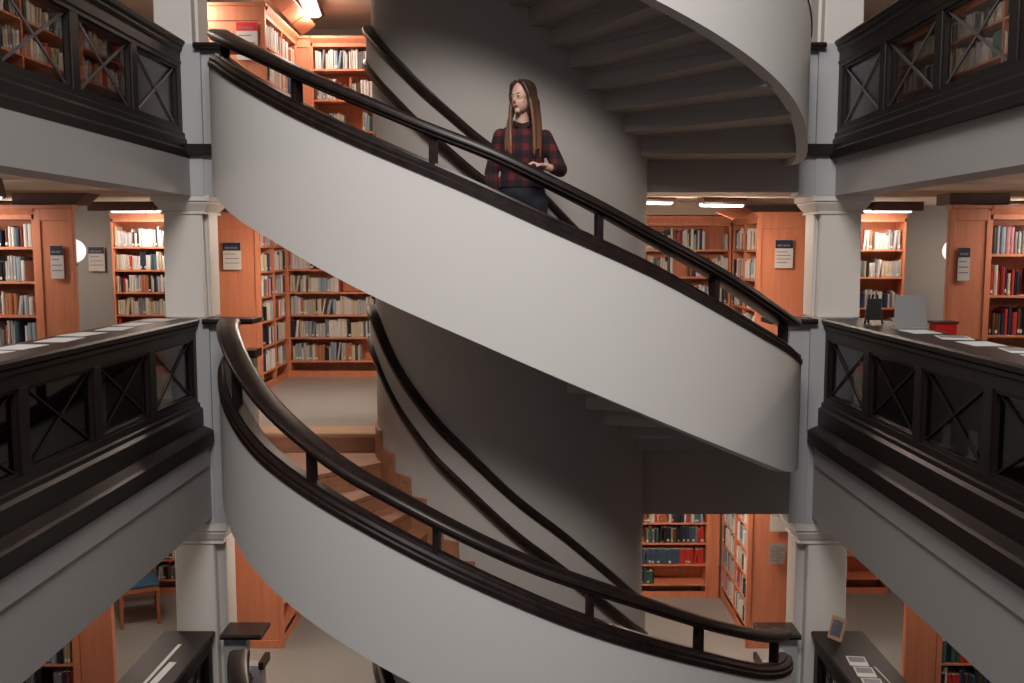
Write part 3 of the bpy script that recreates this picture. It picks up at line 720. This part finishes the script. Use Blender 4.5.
def book_geo(mb, x, y, z, t, d, h, T, ci, pi, li, lab, lean=0.0):
    """book standing at x (left edge), spine towards -y; T places it"""
    c = .0025
    L = T @ Matrix.Translation((x, y, z)) @ Matrix.Rotation(lean, 4, 'Y')
    r = t * .22
    prof = [(0, 0), (t * .18, -r), (t * .5, -r * 1.4), (t * .82, -r), (t, 0)]
    vs = [(u, v, zz) for zz in (0, h) for u, v in prof]
    # spine shell
    vs2 = [(u, v + c, zz) for zz in (0, h) for u, v in prof]
    V = [tuple(L @ Vector(p)) for p in vs + vs2]
    f = [(i, i + 1, i + 6, i + 5) for i in range(4)] + [(15 + i + 1 - 5 + 0, 10 + i, 15 + i, 15 + i + 1) for i in range(0)]
    f += [(0, 10, 11, 1), (1, 11, 12, 2), (2, 12, 13, 3), (3, 13, 14, 4), (5, 6, 16, 15), (6, 7, 17, 16), (7, 8, 18, 17), (8, 9, 19, 18), (11, 10, 15, 16), (12, 11, 16, 17), (13, 12, 17, 18), (14, 13, 18, 19)]
    mb.add(V, f, ci)
    mb.box(0, c, 0, d, 0, h, ci, L); mb.box(t - c, t, 0, d, 0, h, ci, L)
    mb.box(c, t - c, c, d - .004, .004, h - .004, pi, L)
    if lab:
        mb.box(t * .12, t * .88, -r * 1.45 - .0006, -r * .9, h * .08, h * .22, li, L)
def ordinal(n):
    o = ['', 'first', 'second', 'third', 'fourth', 'fifth', 'sixth', 'seventh', 'eighth', 'ninth', 'tenth', 'eleventh', 'twelfth', 'thirteenth', 'fourteenth',
         'fifteenth', 'sixteenth', 'seventeenth', 'eighteenth', 'nineteenth']
    tens = {2: 'twent', 3: 'thirt', 4: 'fort', 5: 'fift', 6: 'sixt', 7: 'sevent', 8: 'eight', 9: 'ninet'}
    if n < 20: return o[n]
    return tens[n // 10] + ('ieth' if n % 10 == 0 else 'y-' + o[n % 10])
books = []
for case in CASES:
    rnd = random.Random(case['seed'])
    nm = case['nm']
    for (ri, x0, x1, z, hh) in case['rows']:
        dens = case['rowdens'].get(ri, case['dens'])
        x = x0 + rnd.uniform(0, .02)
        mix = MIX['dark' if nm in ('lower back bookcase', 'bottom left bookcase', 'bottom right bookcase', 'bookcase behind the blue chair') else 'light']
        if nm == 'far right bookcase' and ri >= 1: mix = {'red': 7, 'navy': 4, 'black': 4, 'cream': 3, 'brown': 3, 'dark red': 3, 'grey': 2, 'white': 1}
        base_h = min(hh * .86, .235) * rnd.uniform(.86, 1.0)
        run = 0
        gaps = []
        if dens < 1:
            gl = (x1 - x0) * (1 - dens)
            if dens < .6: gaps = [(x1 - gl, x1)]
            else:
                g0 = rnd.uniform(x0 + .15 * (x1 - x0), x1 - gl)
                gaps = [(g0, g0 + gl)]
        if dens <= 0: continue
        while x < x1 - .02:
            hit = [g for g in gaps if g[0] <= x < g[1]]
            if hit: x = hit[0][1] + .004; continue
            if run <= 0:
                run = rnd.choice((1, 1, 1, 1, 2, 3)); col = rnd.choices(list(mix), list(mix.values()))[0]
                h = base_h * rnd.uniform(.78, 1.12); h = min(h, hh - .012); tt = rnd.uniform(.015, .042)
            if nm == 'lower back bookcase' and ri == 5:
                col = 'blue' if x < x0 + .97 else 'red'; h = .19; tt = .034; run = 1
            run -= 1
            t = tt * rnd.uniform(.93, 1.07); hb = min(h * rnd.uniform(.97, 1.03), hh - .01)
            lean = rnd.uniform(.08, .2) if rnd.random() < .05 else 0.0
            if lean and x + t + hb * math.sin(lean) > x1 - .01: lean = 0
            if x + t > x1: break
            y = rnd.uniform(.012, .035)
            d = min(.175, case['depth'] - .07)
            books.append(dict(case=case, nm=nm, row=ri, x=x, t=t, h=hb, d=d, y=y, z=z, lean=lean, col=col, lab=rnd.random() < .3))
            x += t + .0012 + (hb * math.sin(lean) if lean else 0)
# which of them the photograph's viewpoint sees largest
bpy.context.view_layer.update()
dg = bpy.context.evaluated_depsgraph_get()
glasses = {o.name for o in bpy.data.objects if o.name.startswith('glass_pane')}
def in_view(P):
    d = P.normalized(); o = Vector((0, 0, 0)); L = P.length; trav = 0
    for _ in range(6):
        ok, loc, nrm, idx, ob, mt = SC.ray_cast(dg, o, d, distance=L - trav - .03)
        if not ok: return True
        if ob.name in glasses:
            trav = (loc).length + .01; o = d * trav; continue
        return False
    return False
def pixel(P):
    yc = P.y * math.cos(PITCH) - P.z * math.sin(PITCH); zc = P.y * math.sin(PITCH) + P.z * math.cos(PITCH)
    return X0 + F * P.x / yc, 341.5 - F * zc / yc, yc
for bk in books:
    T = bk['case']['mat']; vis = 0
    for fz in (.25, .75):
        P = T @ Vector((bk['x'] + bk['t'] / 2, bk['y'] - .02, bk['z'] + bk['h'] * fz))
        u, v, dd = pixel(P)
        if -2 < u < 1026 and -2 < v < 685 and in_view(P): vis += 1
    nrm = T.to_3x3() @ Vector((0, -1, 0)); cosf = max(0.05, nrm.dot(-P.normalized()))
    bk['u'] = u; bk['vis'] = vis; bk['size'] = vis * bk['t'] * bk['h'] * cosf * (F / dd) ** 2 if vis else 0
    if 'gallery bookcase' in bk['nm']: bk['size'] *= .01
order = sorted(books, key=lambda q: -q['size'])
single = [q for q in order[:300] if q['size'] > 0]
sid = {id(q) for q in single}
rest = MB()
mats_all = BM + [M['pages'], LABM]
for q in books:
    if id(q) in sid: continue
    book_geo(rest, q['x'], q['y'], q['z'], q['t'], q['d'], q['h'], q['case']['mat'], PN.index(q['col']), len(BM), len(BM) + 1, q['lab'], q['lean'])
tag(rest.build('book', mats_all), 'remaining small distant books filling the other library shelves', 'books', kind='stuff')
# individuals: counted from the left of the photograph along each shelf
byrow = {}
for q in books:
    if q['vis']: byrow.setdefault((q['nm'], q['row']), []).append(q)
rowsvis = {}
for nm, ri in sorted(byrow): rowsvis.setdefault(nm, []).append(ri)
proto = {}
for (nm, ri), L in byrow.items():
    L.sort(key=lambda q: q['u'])
    rw = rowsvis[nm].index(ri)
    rn = 'top' if rw == 0 else ordinal(rw + 1)
    for k, q in enumerate(L):
        if id(q) not in sid: continue
        key = (q['col'], q['lab'])
        if key not in proto:
            m = MB(); book_geo(m, 0, 0, 0, .03, .17, .2, Matrix.Identity(4), 0, 1, 2, q['lab'])
            proto[key] = m.mesh('book', [BM[PN.index(q['col'])], M['pages'], LABM])
        o = bpy.data.objects.new('book', proto[key]); C.objects.link(o)
        o.matrix_world = q['case']['mat'] @ Matrix.Translation((q['x'], q['y'], q['z'] + .0005)) @ Matrix.Rotation(q['lean'], 4, 'Y') @ Matrix.Diagonal((q['t'] / .03, q['d'] / .17, q['h'] / .2, 1))
        size = 'slim ' if q['t'] < .022 else 'thick ' if q['t'] > .038 else ''
        tag(o, '%s%s book, %s from left, %s visible shelf, %s' % (size, q['col'], ordinal(k + 1), rn, nm), 'book', 'books in the ' + nm)
print('books', len(books), 'visible', sum(1 for q in books if q['vis']), 'individual', len(single))

# ------------------------------------------------------------------ leaflets and small things on the gallery caps
def leaflet(label, x, y, z, w_, d_, rz, mat='paper', group=None, pic=None):
    t = thing('leaflet', label, 'leaflet', (x, y, z), rz, group)
    MB().box(-w_ / 2, w_ / 2, -d_ / 2, d_ / 2, 0, .004).build('sheet', M[mat], t)
    if pic: MB().box(-w_ * .42, w_ * .42, -d_ * .1, d_ * .4, .004, .005).build('picture', M[pic], t)
    return t
lx = [(-3.0, 7.8), (-3.03, 7.35), (-3.0, 6.95), (-3.04, 6.5), (-3.0, 6.1), (-3.02, 5.65), (-3.05, 5.3)]
for i, (x, y) in enumerate(lx):
    leaflet('white leaflet on the left middle parapet cap, %s counted back from the pillar' % ordinal(i + 1), x, y, -.598, .2, .28, random.uniform(-.2, .2), group='leaflets on the left parapet cap')
lx = [(2.86, 6.7), (2.9, 6.25), (2.88, 5.85), (2.93, 5.45), (2.88, 5.1), (2.92, 4.8)]
for i, (x, y) in enumerate(lx):
    leaflet('pale leaflet on the right middle parapet cap, %s counted back from the pillar' % ordinal(i + 1), x, y, -.598, .2, .27, random.uniform(-.25, .25), group='leaflets on the right parapet cap', pic='greyprint' if i % 2 else None)
# right middle: black table stand, frosted panel, red box
t = thing('display_stand', 'small black easel stand on the parapet cap right of the right pillar', 'stand', (2.80, 7.45, -.598))
for s in (-1, 1): MB().tube([(s * .07, -.03, 0), (s * .03, 0.0, .23)], .009).build('leg', M['black'], t)
MB().tube([(0, .09, 0), (0, 0, .23)], .009).build('leg', M['black'], t)
MB().box(-.055, .055, -.035, -.02, .03, .2).build('tray', M['black'], t)
t = thing('acrylic_screen', 'grey frosted screen standing on the right middle parapet cap', 'screen', (2.89, 6.95, -.598))
MB().box(-.115, .115, 0, .008, .0, .25).build('sheet', M['frost'], t)
MB().box(-.12, .12, -.05, .06, 0, .012).build('foot', M['frost'], t)
t = thing('leaflet_box', 'low red box beside the far right end panel, middle gallery', 'box', (3.5, 7.75, -.78))
a = MB(); a.box(-.09, .09, -.06, .06, 0, .16); a.build('box_body', M['redprint'], t, bevel=.004)
a = MB(); a.box(-.1, .1, -.07, .07, .16, .18); a.build('lid', M['canopy'], t, bevel=.003)
t = thing('side_table', 'small table under the red box beside the far right end panel', 'table', (3.5, 7.75, MIDF))
MB().box(-.2, .2, -.2, .2, .79, .82).build('table_top', M['chairwood'], t)
for sx in (-1, 1):
    for sy in (-1, 1): MB().box(sx * .17 - .015, sx * .17 + .015, sy * .17 - .015, sy * .17 + .015, 0, .79).build('leg', M['chairwood'], t)
# cards standing in the glazed cases
for lab, x, y, w_, h_ in (('tall white card in the glazed left parapet case, nearer the camera', -2.93, 6.52, .10, .42), ('narrow white card in the glazed left parapet case, nearer the pillar', -2.93, 7.25, .06, .3),
                          ('short white card in the right parapet case, nearer the pillar', 2.80, 6.08, .10, .15), ('short white card in the right parapet case, nearer the camera', 2.80, 5.72, .10, .17)):
    t = thing('display_card', lab, 'card', (x, y, -1.295))
    MB().box(-.004, .004, -w_ / 2, w_ / 2, 0, h_).build('card_sheet', M['paper'], t)
    MB().box(-.03, .03, -w_ / 2, w_ / 2, -.003, .004).build('card_foot', M['paper'], t)
# lower caps
leaflet('long white paper strip on the lower left parapet cap', -2.92, 7.3, -3.378, .03, .9, -.02)
leaflet('narrow pale paper beside the strip on the lower left parapet cap', -2.85, 7.2, -3.378, .06, .4, -.05)
MAG = plain('magazine_photo', (.12, .13, .17, 1), .35, noise=.8, scale=25); M['magp'] = MAG
for i, (x, y) in enumerate(((2.77, 7.42), (2.76, 7.22), (2.75, 7.02), (2.74, 6.82))):
    leaflet('magazine lying on the lower right parapet cap, %s counted from the pillar' % ordinal(i + 1), x, y, -3.378, .15, .18, -.12, pic='magp', group='magazines on the lower right parapet cap')
leaflet('thin white stick lying across the lower right parapet cap', 2.88, 7.1, -3.376, .012, .42, .05)
t = thing('card_holder', 'tilted picture card in a brown holder at the lower right pillar', 'card holder', (2.72, 7.85, -3.378), -.95)
a = MB(); T = Matrix.Rotation(-.35, 4, 'X')
a.box(-.07, .07, 0, .012, 0, .2, 0, T); a.build('card', M['nosing'], t)
a = MB(); a.box(-.05, .05, -.003, 0, .03, .17, 0, T); a.build('picture', M['magp'], t)

# ------------------------------------------------------------------ chair
def chair():
    t = thing('chair', 'wooden chair with a blue padded seat on the lower floor, left', 'chair', (-4.50, 10.75, LOWF), math.radians(25))
    a = MB()
    a.box(-.22, .22, -.2, .22, .45, .50); a.build('seat', M['bluefab'], t, bevel=.02)
    a = MB(); a.box(-.215, .215, -.195, .215, .40, .45); a.build('seat_frame', M['chairwood'], t, bevel=.004)
    for sx, sy in ((-1, -1), (1, -1)): MB().box(sx * .2 - .02, sx * .2 + .02, -.2, -.16, 0, .4).build('leg', M['chairwood'], t, bevel=.004)
    for sx in (-1, 1): MB().tube([(sx * .2, .24, 0), (sx * .2, .2, .42), (sx * .2, .26, .85)], .02, 8).build('leg', M['chairwood'], t)
    MB().box(-.19, .19, .235, .255, .66, .82).build('backrest', M['chairwood'], t, bevel=.004)
    for sx in (-1, 1): MB().box(sx * .2 - .01, sx * .2 + .01, -.16, .2, .18, .21).build('stretcher', M['chairwood'], t)
chair()

# ------------------------------------------------------------------ the woman
def remesh(o, vox, smooth=4):
    m = o.modifiers.new('remesh', 'REMESH'); m.mode = 'VOXEL'; m.voxel_size = vox; m.use_smooth_shade = True
    s = o.modifiers.new('smooth', 'SMOOTH'); s.factor = .5; s.iterations = smooth
def chain(mb, pts, rad, squash=None):
    """tapered limb with round joints"""
    for i, (p, r) in enumerate(zip(pts, rad)): mb.ball(p, r, 14, 10)
    for i in range(len(pts) - 1): mb.tube([pts[i], pts[i + 1]], [rad[i], rad[i + 1]], 14)
def torso(mb, secs):
    n = 20; vs = []
    for (x, y, z, a, b_) in secs:
        for k in range(n):
            th = 2 * PI * k / n
            vs.append((x + a * math.cos(th), y + b_ * math.sin(th), z))
    fs = [(i * n + k, i * n + (k + 1) % n, (i + 1) * n + (k + 1) % n, (i + 1) * n + k) for i in range(len(secs) - 1) for k in range(n)]
    fs += [tuple(range(n))[::-1], tuple((len(secs) - 1) * n + k for k in range(n))]
    mb.add(vs, fs)
def woman():
    # local frame: origin between the feet, -y towards the well, z up; height about 1.6
    ft = -.515
    t = thing('person', 'woman in a red and black plaid shirt leaning on the stair rail, long brown hair', 'person', (.015, 6.2, ft))
    t.scale = (.94, .96, 1)
    skin = plain('skin', (.60, .36, .27, 1), .5)
    jeans = plain('dark_jeans', (.008, .010, .018, 1), .85, noise=.3, scale=60)
    shoe = plain('shoe', (.02, .02, .02, 1), .5)
    hs = (-.150, .02, 1.235); ht = (.158, .02, 1.228)       # shoulders (her right, her left)
    er = (-.215, .04, 1.00); wr = (-.20, -.10, .80)
    el = (.262, -.03, 1.02); wl = (.185, -.225, 1.015)
    hd = (.0, -.02, 1.47)
    HR = Matrix.Rotation(math.radians(-38), 4, 'Z') @ Matrix.Rotation(math.radians(-3), 4, 'Y')
    hp = lambda x, y, z: tuple(Vector(hd) + HR @ Vector((x, y, z)))
    body = MB()
    torso(body, [(0, .02, .80, .15, .10), (0, .02, .88, .155, .105), (0, .01, 1.0, .115, .085), (0, .0, 1.12, .135, .095), (0, .01, 1.22, .145, .085), (0, .02, 1.285, .10, .06), (0, .015, 1.32, .05, .05)])
    chain(body, [(0, .015, 1.27), (0.0, .005, 1.36), (0, -.005, 1.42)], [.055, .048, .05])
    # head
    body.ball(hp(0, .012, .03), (.070, .088, .088), 24, 16, 0, HR); body.ball(hp(0, -.024, -.030), (.056, .058, .066), 20, 14, 0, HR)
    body.ball(hp(0, -.036, .012), (.060, .050, .050), 20, 14, 0, HR)
    body.ball(hp(0, -.060, -.082), (.022, .018, .017), 12, 8, 0, HR)
    body.tube([hp(0, -.082, .016), hp(0, -.096, -.016), hp(0, -.088, -.028)], [.007, .011, .009], 8)
    for s in (-1, 1):
        body.ball(hp(s * .071, .01, 0), (.010, .018, .028), 10, 8, 0, HR); body.ball(hp(s * .034, -.050, -.024), (.020, .016, .018), 10, 8, 0, HR)
    # arms
    chain(body, [hs, er, wr], [.048, .036, .024]); chain(body, [ht, el, wl], [.048, .036, .024])
    # legs
    for s in (-1, 1): chain(body, [(s * .085, .02, .82), (s * .09, .0, .46), (s * .085, .03, .09)], [.085, .052, .036]); chain(body, [(s * .085, .03, .04), (s * .095, -.12, .03)], [.036, .028])
    # left hand lying on the rail, fingers towards the picture's left and curled over
    W = Vector(wl); pc = W + Vector((-.055, -.035, .012))
    chain(body, [tuple(W), tuple(W + Vector((-.03, -.018, .008)))], [.023, .026])
    body.ball(tuple(pc), (.042, .034, .016), 14, 10, 0, Matrix.Rotation(.5, 4, 'Z'))
    for k, (oy, ln) in enumerate(((-.030, .058), (-.011, .068), (.009, .064), (.027, .052))):
        b0 = pc + Vector((-.030, oy - .010, .004)); b1 = b0 + Vector((-ln * .5, -.008, .010)); b2 = b1 + Vector((-ln * .35, -.004, -.010)); b3 = b2 + Vector((-ln * .18, 0, -.018))
        chain(body, [tuple(b0), tuple(b1), tuple(b2), tuple(b3)], [.0098, .0090, .0082, .0072])
    th = [pc + Vector((.005, -.028, .0)), pc + Vector((-.015, -.055, .0)), pc + Vector((-.035, -.068, -.008))]
    chain(body, [tuple(q) for q in th], [.012, .010, .0085])
    # right hand hanging against the inside of the balustrade
    W = Vector(wr); pc = W + Vector((.0, -.02, -.055))
    chain(body, [tuple(W), tuple(W + Vector((0, -.008, -.03)))], [.023, .026])
    body.ball(tuple(pc), (.018, .036, .044), 14, 10)
    for k, (oy, ln) in enumerate(((-.028, .055), (-.010, .066), (.009, .062), (.026, .05))):
        b0 = pc + Vector((0, oy, -.032)); b1 = b0 + Vector((.004, 0, -ln * .5)); b2 = b1 + Vector((.014, 0, -ln * .33))
        chain(body, [tuple(b0), tuple(b1), tuple(b2)], [.0098, .0088, .0074])
    chain(body, [tuple(pc + Vector((.004, -.03, .01))), tuple(pc + Vector((.014, -.052, -.015))), tuple(pc + Vector((.02, -.056, -.04)))], [.012, .010, .0085])
    bo = body.build('body', skin, t); remesh(bo, .0045, 3)
    # shirt
    sh = MB()
    torso(sh, [(0, .02, .90, .165, .118), (0, .02, .93, .165, .118), (0, .01, 1.0, .148, .108), (0, .0, 1.12, .156, .115), (0, .01, 1.20, .168, .104), (0, .015, 1.25, .165, .088), (0, .02, 1.29, .125, .07), (0, .02, 1.325, .066, .058)])
    chain(sh, [hs, er, (wr[0], wr[1], wr[2] + .02)], [.054, .050, .040]); chain(sh, [ht, el, (wl[0] + .02, wl[1] + .03, wl[2])], [.054, .050, .036])
    # collar wings
    for s in (-1, 1): sh.tube([(s * .058, .05, 1.335), (s * .062, -.02, 1.325), (s * .035, -.075, 1.285)], [.010, .012, .008], 8)
    m, nt, b_ = new_mat('plaid_flannel'); b_.inputs['Roughness'].default_value = .9
    tc = nt.nodes.new('ShaderNodeTexCoord'); sp = nt.nodes.new('ShaderNodeSeparateXYZ'); nt.links.new(tc.outputs['Object'], sp.inputs[0])
    def band(out, per, lo):
        a = nt.nodes.new('ShaderNodeMath'); a.operation = 'MULTIPLY'; a.inputs[1].default_value = 1 / per; nt.links.new(out, a.inputs[0])
        f = nt.nodes.new('ShaderNodeMath'); f.operation = 'FRACT'; nt.links.new(a.outputs[0], f.inputs[0])
        g = nt.nodes.new('ShaderNodeMath'); g.operation = 'GREATER_THAN'; g.inputs[1].default_value = lo; nt.links.new(f.outputs[0], g.inputs[0])
        return g.outputs[0]
    g1 = band(sp.outputs['X'], .095, .45); g2 = band(sp.outputs['Z'], .095, .45)
    ad = nt.nodes.new('ShaderNodeMath'); ad.operation = 'ADD'; nt.links.new(g1, ad.inputs[0]); nt.links.new(g2, ad.inputs[1])
    hv = nt.nodes.new('ShaderNodeMath'); hv.operation = 'MULTIPLY'; hv.inputs[1].default_value = .5; nt.links.new(ad.outputs[0], hv.inputs[0])
    cr = nt.nodes.new('ShaderNodeValToRGB'); cr.color_ramp.interpolation = 'CONSTANT'
    cr.color_ramp.elements[0].color = (.11, .010, .012, 1); cr.color_ramp.elements[1].color = (.008, .005, .008, 1); cr.color_ramp.elements[1].position = .75
    e = cr.color_ramp.elements.new(.3); e.color = (.032, .006, .009, 1)
    nt.links.new(hv.outputs[0], cr.inputs[0]); nt.links.new(cr.outputs[0], b_.inputs['Base Color'])
    so = sh.build('plaid_shirt', m, t); remesh(so, .008, 4)
    j = MB()
    torso(j, [(0, .02, .74, .15, .105), (0, .02, .86, .165, .118), (0, .02, .92, .155, .11)])
    for s in (-1, 1): chain(j, [(s * .085, .02, .80), (s * .09, .0, .46), (s * .085, .03, .10)], [.098, .062, .046])
    jo = j.build('jeans', jeans, t); remesh(jo, .01, 3)
    for s in (-1, 1):
        q = MB(); chain(q, [(s * .085, .05, .042), (s * .09, -.05, .040), (s * .1, -.13, .036)], [.040, .042, .034])
        q.build('shoe', shoe, t, True)
    # hair: cap over the skull, parted, and long locks falling over chest and shoulders
    hm, nt, b_ = new_mat('brown_hair'); b_.inputs['Roughness'].default_value = .45
    tc = nt.nodes.new('ShaderNodeTexCoord'); sp = nt.nodes.new('ShaderNodeSeparateXYZ'); nt.links.new(tc.outputs['Object'], sp.inputs[0])
    mr = nt.nodes.new('ShaderNodeMapRange'); mr.inputs[1].default_value = 1.08; mr.inputs[2].default_value = 1.52; nt.links.new(sp.outputs['Z'], mr.inputs[0])
    nz = nt.nodes.new('ShaderNodeTexNoise'); nz.inputs['Scale'].default_value = 12; mp = nt.nodes.new('ShaderNodeMapping'); mp.inputs['Scale'].default_value = (8, 8, .6)
    nt.links.new(tc.outputs['Object'], mp.inputs[0]); nt.links.new(mp.outputs[0], nz.inputs['Vector'])
    ad = nt.nodes.new('ShaderNodeMath'); ad.operation = 'ADD'; nt.links.new(mr.outputs[0], ad.inputs[0])
    sc = nt.nodes.new('ShaderNodeMath'); sc.operation = 'MULTIPLY_ADD'; sc.inputs[1].default_value = .7; sc.inputs[2].default_value = -.35; nt.links.new(nz.outputs['Fac'], sc.inputs[0]); nt.links.new(sc.outputs[0], ad.inputs[1])
    cr = nt.nodes.new('ShaderNodeValToRGB'); cr.color_ramp.elements[0].color = (.26, .115, .06, 1); cr.color_ramp.elements[1].color = (.040, .018, .012, 1)
    nt.links.new(ad.outputs[0], cr.inputs[0]); nt.links.new(cr.outputs[0], b_.inputs['Base Color'])
    hr = MB()
    hr.ball(hp(0, .030, .042), (.086, .090, .088), 24, 16, 0, HR); hr.ball(hp(0, .045, -.03), (.078, .065, .09), 20, 12, 0, HR)
    for s in (-1, 1):
        hr.tube([hp(s * .010, -.045, .112), hp(s * .050, -.048, .088), hp(s * .074, -.030, .03), hp(s * .080, -.010, -.06)], [.012, .017, .017, .019], 10)
    rh = random.Random(3)
    def lock(p0, p1, p2, p3, r):
        pts = []
        for i in range(9):
            u = i / 8
            q = Vector(p0) * (1 - u) ** 3 + Vector(p1) * 3 * u * (1 - u) ** 2 + Vector(p2) * 3 * u * u * (1 - u) + Vector(p3) * u ** 3
            pts.append(q)
        hr.tube(pts, [r * (1 - .75 * (i / 8) ** 3) for i in range(9)], 8)
    for s in (-1, 1):
        for k in range(11):
            a0 = k / 10
            p0 = Vector(hp(s * (.058 + .010 * a0), -.020 + .06 * a0, .062))
            ex = (.075 + .055 * a0) * s + rh.uniform(-.012, .012)
            p3 = (ex * .92, -.120 + .055 * a0 + rh.uniform(-.006, .006), 1.115 + rh.uniform(-.03, .035))
            lock(p0, Vector(hp(s * .104, -.020 + .07 * a0, -.06)), (ex * 1.02, -.112 + .05 * a0, 1.27), p3, .0165)
    for k in range(9):
        xx = -.09 + .0225 * k
        lock(hp(xx * .6, .09, .0), hp(xx * .8, .10, -.1), (xx, .11, 1.25), (xx, .115, 1.12 + rh.uniform(-.02, .02)), .02)
    ho = hr.build('hair', hm, t); remesh(ho, .006, 1)
    # face details
    dk = plain('eye_dark', (.015, .010, .008, 1), .25); lip = plain('lips', (.36, .12, .10, 1), .45); ew = plain('eye_white', (.6, .57, .54, 1), .3)
    for s in (-1, 1):
        E_ = HR @ Matrix.Rotation(s * .35, 4, 'Z')
        MB().ball(hp(s * .027, -.0775, .004), (.0120, .0055, .0052), 12, 8, 0, E_).build('eye', ew, t, True)
        MB().ball(hp(s * .027, -.0815, .004), (.0052, .0028, .0050), 12, 8, 0, E_).build('iris', dk, t, True)
        MB().tube([hp(s * .040, -.0745, .008), hp(s * .027, -.0835, .0105), hp(s * .015, -.0815, .006)], [.0012, .0020, .0012], 8).build('eyelid', dk, t, True)
        MB().tube([hp(s * .043, -.070, .023), hp(s * .029, -.0805, .026), hp(s * .013, -.084, .022)], [.0016, .0028, .0022], 8).build('eyebrow', dk, t, True)
    MB().tube([hp(-.020, -.072, -.054), hp(-.008, -.080, -.051), hp(.008, -.080, -.051), hp(.020, -.072, -.054)], [.002, .0058, .0058, .002], 8).build('lips', lip, t, True)
woman()
